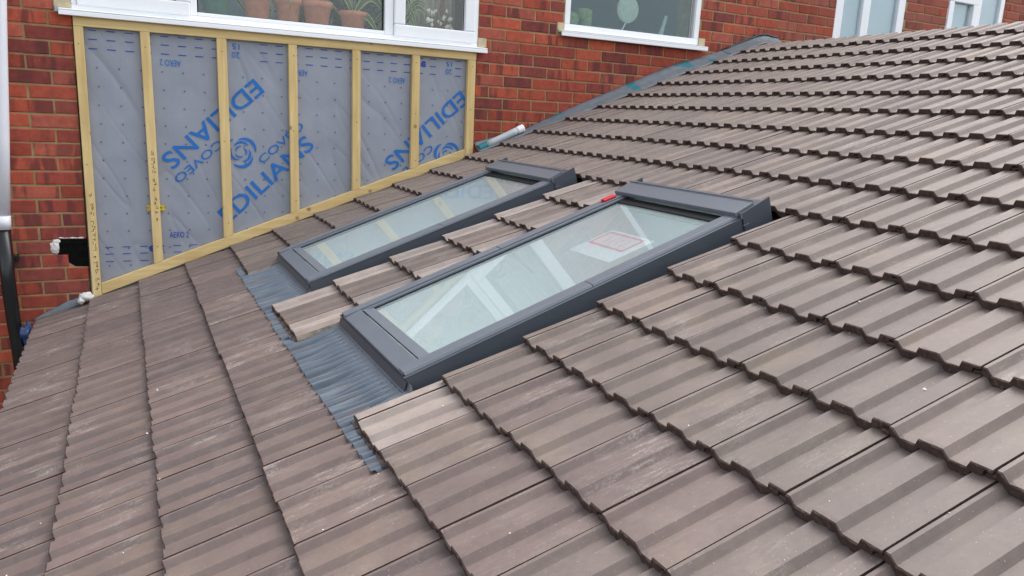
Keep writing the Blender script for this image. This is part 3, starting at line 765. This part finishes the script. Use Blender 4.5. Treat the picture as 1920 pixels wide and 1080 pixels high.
    if near:
        m = MB(); lu0, lu1 = 1.792 - SKU[0], 1.988 - SKU[0]; c = (v0 + v1) / 2
        ya, yb = -(-0.515 - c), -(-0.245 - c)
        m.poly([(lu0, yb, NG - .0055), (lu1, yb, NG - .0055), (lu1, ya, NG - .0055), (lu0, ya, NG - .0055)]); st = m.build('sticker', M['sticker_paper'], root)
        m = MB(); a, b = lu0 + .075, lu1 - .012; y0_, y1_ = yb + .035, ya - .012; t = .013; z = NG - .0048
        for q in ((a, y0_, b, y0_ + t), (a, y1_ - t, b, y1_), (a, y0_ + t, a + t, y1_ - t), (b - t, y0_ + t, b, y1_ - t)): m.poly([(q[0], q[1], z), (q[2], q[1], z), (q[2], q[3], z), (q[0], q[3], z)])
        m.build('red_border', M['red_print'], st)
        m = MB(); m.poly([(a + t, y0_ + t, z - .0003), (b - t, y0_ + t, z - .0003), (b - t, y1_ - t, z - .0003), (a + t, y1_ - t, z - .0003)]); m.build('pink_field', plain('pink_field', lin(208, 188, 184), 0.6, 0.3), st)
        m = MB()
        for k in range(4): m.poly([(a + .028, y0_ + .05 + k * .035, z), (b - .03, y0_ + .05 + k * .035, z), (b - .03, y0_ + .064 + k * .035, z), (a + .028, y0_ + .064 + k * .035, z)])
        m.build('faded_print', plain('pink_print', lin(202, 160, 160), 0.6, 0.3), st)
        m = MB(); m.box((LU - .225, h - .052, NT + .0045), (LU - .165, h - .022, NT + .014)); cl = m.build('red_clip', M['red'], root, bevel=0.003)
    return root
skyN = skylight(*SKY_N, 'larger looking grey roof window in front, with white and red sticker under its glass', True)
skyF = skylight(*SKY_F, 'grey roof window behind, beside the timber battens, reflecting them', False)

# pleated apron below the roof windows
def apron(root, v0, v1, side):
    c0 = roof_mat(SKU[0], sum(SKY_N) / 2 if side else sum(SKY_F) / 2, 0).inverted()
    r = random.Random(3 + side); m = MB(); nv = 1100; nu = 16
    ph = [r.uniform(0, 6.28) for _ in range(8)]
    def fn(a, b):
        v = v0 + (v1 - v0) * b; ub = 2.835 * G + 0.006 * noise.noise(Vector((v * 7, 1.3, side))) + 0.003 * noise.noise(Vector((v * 30, 1.3, side)))
        if v > v1 - .03: ub += 0.035 * (v - v1 + .03) / .03
        u = ub + (SKU[0] + 0.004 - ub) * a
        t = (v / W) % 1.0; lay = prof(t if t < .978 else 1.0)
        lie = (lay - 1) * HH - DROP * ((u - 2 * G) / G) + 0.0055
        flat = -0.022 + 0.006 * max(0, a - .6)
        k = max(0.0, min(1.0, (a - 0.12) / 0.55)); n_ = lie * (1 - k) + flat * k
        fade = max(0.0, min(1.0, (0.84 - a) / 0.28))
        vv = v + 0.010 * noise.noise(Vector((v * 5, 0.4, 2.0 + side))) - 0.012 * a * noise.noise(Vector((v * 7, 0.5, 5.0 + side)))
        x = vv - v0; f_ = (x * 25 + (2 * x * x if side else 0)) % 1.0; w_ = f_ / .82 if f_ < .82 else (1 - f_) / .18
        g_ = (x * 75) % 1.0; w2 = g_ / .7 if g_ < .7 else (1 - g_) / .3
        n_ += fade * (0.0170 * (w_ - 0.62) + 0.0024 * (w2 - .5))
        if a > 0.93: n_ += 0.02 * (a - .93) / .07
        if u > 2.97 * G and (v > -0.055 or -1.415 < v < -0.85 or v < -2.085): n_ = min(n_, -0.0480 - .006 * min(1, (u - 2.97 * G) / .02))
        return tuple(c0 @ rp(u, v, n_))
    m.grid(fn, nu, nv, 0, False); o = m.build('apron_flashing', M['apron'], root)
    md = o.modifiers.new('solid', 'SOLIDIFY'); md.thickness = 0.0015; md.offset = -1
    m = MB()                                    # folded upstand strip in front of the frame
    a, b = (SKY_N if side else SKY_F)
    q = [c0 @ rp(SKU[0] - .055, a - .01, -.0225), c0 @ rp(SKU[0] - .055, b + .01, -.0225), c0 @ rp(SKU[0] - .018, b + .01, -.018), c0 @ rp(SKU[0] - .018, a - .01, -.018)]
    m.poly(q[::-1]); q2 = [c0 @ rp(SKU[0] - .018, a - .01, -.018), c0 @ rp(SKU[0] - .018, b + .01, -.018), c0 @ rp(SKU[0] - .001, b + .01, .006), c0 @ rp(SKU[0] - .001, a - .01, .006)]
    m.poly(q2[::-1]); m.build('apron_upstand', M['alu_dark'], root)
apron(skyN, -0.93, 0.258, 1); apron(skyF, -2.30, -0.905, 0)
# side gutters
for root, (a, b), s_ in ((skyN, SKY_N, 1), (skyF, SKY_F, 0)):
    c0 = roof_mat(SKU[0], (a + b) / 2, 0).inverted(); m = MB()
    for va, vb in ((b - .001, b + .075), (a - .075, a + .001)):
        q = [c0 @ rp(SKU[0] + .03, va, -.0535), c0 @ rp(SKU[0] + .03, vb, -.0535), c0 @ rp(SKU[1] + .05, vb, -.0535), c0 @ rp(SKU[1] + .05, va, -.0535)]; m.poly(q)
    m.build('side_gutter', M['alu_dark'], root)

# ------------------------------------------------------------------ wall flashing, cardboard tube, foam
def flash_strip(name, pts, mats, label, cat, seed, thick=0.002):
    """pts: (x, z_top on wall); lower edge lies on the tile ends"""
    m = MB(); xs = [p[0] for p in pts]
    def top(x):
        for (a, za), (b, zb) in zip(pts, pts[1:]):
            if a <= x <= b: return za + (zb - za) * (x - a) / (b - a)
        return pts[-1][1]
    def fn(a, b):
        x = xs[0] + (xs[-1] - xs[0]) * a; zt = top(x)
        u = (x - O.x) / S.x + 0.02; lo = rp(u, VEND + 0.03, -0.062); lo.z = min(lo.z, 0.235)
        lo.x = x; hi = Vector((x, -0.006, zt)); cr = noise.noise(Vector((x * 14 + b * 4, b * 3, seed))) * 0.006 + noise.noise(Vector((x * 40, b * 6, seed))) * .0025
        mid = Vector((x, min(-0.008, lo.y * 0.35 - .01), max(zt * .45 + lo.z * .55, lo.z + .012)))
        p = hi.lerp(mid, b / .6) if b < .6 else mid.lerp(lo, (b - .6) / .4)
        p.y -= abs(cr) * (1 if b > 0.02 else .3); p.z += cr * .7
        return tuple(p)
    m.grid(fn, int((xs[-1] - xs[0]) * 60), 8)
    for i in range(len(m.m)):
        f = m.f[i]; x, y, z = m.v[f[0]]
        t_ = noise.noise(Vector((x * 5.5 + z * 3, z * 9, seed)))
        m.m[i] = 1 if t_ > 0.38 else 0
    o = m.build(name, mats); md = o.modifiers.new('solid', 'SOLIDIFY'); md.thickness = thick
    if label: tag(o, label, cat)
    return o
flash_strip('wall_flashing', [(2.562, -0.60), (2.70, -0.565), (2.945, -.500), (3.259, -.358), (3.701, -.175), (4.171, .018), (4.66, .168)], [M['lead'], M['teal']],
            'crumpled grey flashing strip with teal print between brick wall and rising tiles', 'flashing', 1.0)
flash_strip('flashing_end', [(4.645, 0.165), (4.85, .245), (5.02, .312), (5.10, .320), (5.22, .312)], [M['lead'], M['lead_dark']],
            'dark edged loose flashing end standing up against the brick near the ridge', 'flashing', 2.0)
m = MB(); pts = [(4.648, -.012, .10), (4.646, -.014, .168), (4.74, -.014, .206), (4.85, -.016, .249), (4.95, -.018, .288), (5.02, -.02, .316), (5.10, -.022, .324), (5.17, -.02, .314), (5.222, -.018, .316)]
m.tube(pts, .0075, 6); e_ = m.build('edge_trim', M['lead_dark']); e_.parent = bpy.data.objects['flashing_end']
flash_strip('corner_flashing', [(-0.055, -1.632), (0.03, -1.585), (0.10, -1.55), (0.222, -1.50)], [M['lead'], M['lead']], 'small grey flashing piece at the low corner of the roof beside the brick', 'flashing', 4.0)
m = MB(); blob(m, (0.205, -.035, -1.515), .028, 11, (1.25, .8, .9)); blob(m, (0.178, -.04, -1.535), .02, 12)
tag(m.build('foam_lump', M['foam']), 'white foam lump at the foot of the first batten', 'foam')
# rolled tube lying against the wall
p0, p1 = Vector((2.575, -.055, -.640)), Vector((2.905, -.060, -.488)); d = p1 - p0
tube = empty('flashing_roll', tuple(p0)); tag(tube, 'pale grey tube with teal and white ends in the corner by the last batten', 'roll')
def tb(name, a, b, r_, mat):
    m = MB(); m.tube([d * (a + (b - a) * k / 6) for k in range(7)], r_, 16); return m.build(name, mat, tube)
tb('tube_body', 0.2, 0.86, .0245, plain('tube_grey', lin(178, 182, 184), .5, .4, var=.06)); tb('end_band', 0.0, 0.2, .0252, M['teal']); tb('end_cap', 0.86, 1.0, .0256, M['paper'])

# ------------------------------------------------------------------ rainwater pipe
pipe = empty('downpipe', (-0.15, -0.09, -4.1)); tag(pipe, 'rainwater downpipe, white above and black below, on the brick wall', 'downpipe'); PO = Vector((-.15, -.09, -4.1))
def pp(name, pts, r_, mat):
    m = MB(); m.tube([Vector(p) - PO for p in pts], r_, 20); return m.build(name, mat, pipe)
pp('white_pipe', [(-.05, -.09, 1.9), (-.086, -.09, .05), (-.095, -.09, -.1), (-.125, -.09, -.65), (-.153, -.09, -1.09)], .034, M['pipe_white'])
pp('socket', [(-.1525, -.09, -1.05), (-.154, -.09, -1.12)], .0375, M['pipe_white'])
pp('black_pipe', [(-.154, -.09, -1.121), (-.152, -.09, -1.4), (-.145, -.09, -1.6), (-.13, -.095, -1.8), (-.12, -.1, -2.2), (-.12, -.1, -4.09)], .034, M['pipe_black'])
m = MB()
for zz in (-1.30,):
    m.box((-.20 - PO.x, -.06 - PO.y, zz - PO.z), (-.10 - PO.x, .0 - PO.y, zz + .03 - PO.z))
m.build('bracket', M['pipe_black'], pipe)
m = MB(); blob(m, (-.085, -.10, -1.70), .05, 21, (.75, .6, 1.25), 18, 14, .6)
tag(m.build('plastic_scrap', M['blue_plastic']), 'crumpled dark blue plastic between downpipe and roof edge', 'plastic')

# ------------------------------------------------------------------ things on the inner window sills
def strap_leaf(m, base, ang, length, rise, droop, wd_, mi=0, edge=None):
    pts = []
    for k in range(9):
        t = k / 8; r_ = length * t; z = rise * math.sin(min(1, t * 1.4) * math.pi / 2) - droop * t * t
        pts.append((Vector((base[0] + r_ * math.cos(ang), base[1] + r_ * math.sin(ang) * .35, base[2] + z)), wd_ * math.sin(math.pi * (0.12 + .88 * t)) ))
    for (p, a), (q, b) in zip(pts, pts[1:]):
        d_ = (q - p).normalized(); s_ = d_.cross(Vector((0, 1, 0))).normalized()
        for lo, hi, mm_ in ((-1, -.6, 1), (-.6, .6, 0), (.6, 1, 1)):
            m.poly([p + s_ * a * lo, p + s_ * a * hi, q + s_ * b * hi, q + s_ * b * lo], mm_ if edge else mi)
def potted(x, y, r_, h_, label, pot_mat, leaves, seed, lw=.016, ln=.22):
    root = empty('potted_plant', (x, y, .0555)); tag(root, label, 'plant', 'potted plants inside the big window')
    m = MB(); m.lathe((0, 0, 0), [(0.0, 0.001), (r_ * .72, 0.001), (r_ * .95, h_ * .78), (r_ * 1.06, h_ * .78), (r_ * 1.08, h_), (r_ * .98, h_), (r_ * .94, h_ * .9), (0, h_ * .88)]); m.build('pot', pot_mat, root)
    rr = random.Random(seed); m = MB()
    for k in range(leaves):
        strap_leaf(m, (rr.uniform(-.02, .02), rr.uniform(-.02, .02), h_ * .86), rr.uniform(-3.1, 3.1), ln * rr.uniform(.6, 1.2), rr.uniform(.05, .22), rr.uniform(.02, .24), lw * rr.uniform(.7, 1.3), 0, True)
    m.build('leaves', [M['leaf'], M['leaf_pale']], root)
potted(0.955, .135, .085, .15, 'green pot with drooping leaves at the left end of the wide window pane', M['pot_green'], 9, 1, .009, .25)
potted(1.185, .135, .085, .16, 'pale terracotta pot next to the green pot', M['terracotta'], 7, 2, .008, .28)
potted(1.365, .135, .078, .155, 'middle terracotta pot of the row behind the wide pane', M['terracotta'], 7, 3, .008, .26)
potted(1.540, .135, .088, .15, 'bright terracotta pot with dark stems, fourth along the inner sill', M['terracotta'], 6, 4, .006, .25)
potted(1.765, .135, .085, .115, 'terracotta pot with broad striped leaves at the right of the wide pane', M['terracotta'], 0, 5)
root = bpy.data.objects.get('potted_plant.004'); m = MB()
strap_leaf(m, (0.0, -.03, .10), -0.15, .20, .16, .14, .026, 0, True); strap_leaf(m, (.02, -.05, .10), -.2, .13, .02, .14, .020, 0, True); strap_leaf(m, (0, 0, .1), 1.4, .05, .3, .0, .012, 0, True); strap_leaf(m, (0, 0, .1), 2.6, .22, .22, .1, .022, 0, True)
m.build('leaves', [M['leaf'], M['leaf_pale']], root)
# dark twiggy shrub behind the pots
m = MB(); rr = random.Random(9); cl = MB()
for k in range(70):
    x = rr.uniform(1.42, 1.93); z = .07; a = rr.uniform(-.7, .7); pts = [(x, .27, z)]
    for s_ in range(6): a += rr.uniform(-.35, .35); x += .06 * math.sin(a); z += .06 * math.cos(a); pts.append((x, .27 + rr.uniform(-.03, .03), z))
    m.tube(pts, [.004, .0036, .003, .0026, .002, .0016, .001], 5)
    for s_ in range(14):
        p = Vector(rr.choice(pts)) + Vector((rr.uniform(-.04, .04), rr.uniform(-.03, .03), rr.uniform(-.03, .04))); a = rr.uniform(0, 6.28); l_ = rr.uniform(.02, .05); w_ = l_ * .4
        dx, dz = math.cos(a), math.sin(a); cl.poly([p, p + Vector((dx * l_ * .5 - dz * w_ * .5, rr.uniform(-.01, .01), dz * l_ * .5 + dx * w_ * .5)), p + Vector((dx * l_, 0, dz * l_)), p + Vector((dx * l_ * .5 + dz * w_ * .5, 0, dz * l_ * .5 - dx * w_ * .5))])
sh = empty('window_shrub', (1.68, .27, .0555)); tag(sh, 'dark twiggy plant behind the pots at the right of the wide pane', 'plant')
for mm_, nm, mt in ((m, 'stems', 'leaf_dark'), (cl, 'leaves', 'leaf_dark')):
    mm_.v = [tuple(Vector(p) - Vector((1.68, .27, .0555))) for p in mm_.v]; mm_.build(nm, M[mt], sh)
# right casement: foliage, curtain, pale flowers
m = MB(); m.grid(lambda a, b: (2.19 + .36 * a, .34 + .025 * math.sin(a * 34) + .01 * math.sin(a * 71), .06 + 1.1 * b), 60, 4)
o = m.build('curtain', M['curtain']); md = o.modifiers.new('solid', 'SOLIDIFY'); md.thickness = .002; tag(o, 'beige gathered curtain behind the right casement', 'curtain')
potted(2.10, .17, .06, .08, 'leafy green plant behind the left half of the right casement', M['pot_green'], 22, 12, .012, .2)
fl = empty('flower_stems', (2.36, .17, .0555)); tag(fl, 'pale dried flowers standing at the right of the casement pane', 'flowers'); m = MB(); f2 = MB()
for k in range(16):
    x = rr.uniform(-.09, .09); z = rr.uniform(.06, .19); m.tube([(x * .2, 0, .0), (x * .7, .0, z * .6), (x, rr.uniform(-.02, .02), z)], .002, 5); blob(f2, (x, rr.uniform(-.02, .02), z), rr.uniform(.010, .02), k, (1, 1, 1), 8, 6, .5)
m.tube([(.07, .03, 0), (.02, .03, .2), (.06, .03, .42)], .012, 6); m.build('stems', plain('stem_brown', lin(140, 96, 58), .8, .2), fl); f2.build('flower_heads', M['petal'], fl)
# bathroom sill things seen through obscure glass
md_ = empty('round_shaving_mirror', (3.90, .22, .2155)); tag(md_, 'round white disc on a stand behind the obscure glass', 'mirror')
m = MB(); m.lathe((0, 0, 0), [(0, .001), (.06, .001), (.055, .012), (0.0, .014)]); m.tube([(-.06, 0, .01), (-.01, 0, .10)], .006, 8); m.build('stand', M['pvc'], md_)
m = MB(); m.grid(lambda a, b: (.10 * math.sin(math.pi * b) * math.cos(6.2832 * a), .02 * math.cos(math.pi * b), .20 + .10 * math.sin(math.pi * b) * math.sin(6.2832 * a)), 28, 10); m.build('disc', M['petal'], md_)
m = MB()
for k in range(7): blob(m, (3.46 + rr.uniform(-.07, .07), .2, .27 + rr.uniform(0, .1)), .04, 30 + k)
tag(m.build('green_sponge_plant', M['leaf_pale']), 'green and yellow lump behind the lower left of the obscure glass', 'plant')
m = MB(); m.tube([(4.20, .2, .216), (4.25, .2, .40)], [.02, .012], 10); tag(m.build('white_brush', M['paper']), 'slanting white brush behind the obscure glass', 'brush')

# ------------------------------------------------------------------ mortar crumbs scattered over the tiles
m = MB(); rr = random.Random(23)
def crumb(u, v, s_):
    t = (v / W) % 1; k = math.floor(u / G); fr = (u - k * G) / G
    c = rp(u, v, (prof(min(t, .978)) - 1) * HH - DROP * fr + s_ * .3)
    q = [c + Vector((rr.uniform(-1, 1), rr.uniform(-1, 1), 0)).normalized() * s_ * rr.uniform(.5, 1) for _ in range(4)]
    tp = c + N * s_ * .7; ids = [m.vert(p) for p in q]; ti = m.vert(tp)
    import itertools
    cen = sum(q, Vector()) / 4; order = sorted(range(4), key=lambda i: math.atan2(q[i].y - cen.y, q[i].x - cen.x)); ids = [ids[i] for i in order]
    for i in range(4): m.face((ids[i], ids[(i + 1) % 4], ti))
for k in range(420):
    u = rr.uniform(-.2, 3.6); v = rr.uniform(-2.6, 1.7)
    if SKU[0] - .3 < u < SKU[1] + .1 and v < .05: continue
    crumb(u, v, rr.choice((.0012, .0016, .002, .0026, .0034)))
for u, v, s_ in ((0.30, -.93, .007), (0.25, -.62, .008), (1.98, .62, .006), (1.75, .98, .006)): crumb(u, v, s_)
tag(m.build('mortar_crumbs', M['crumb']), 'small pale mortar crumbs scattered on the tiles', 'debris', kind='stuff')
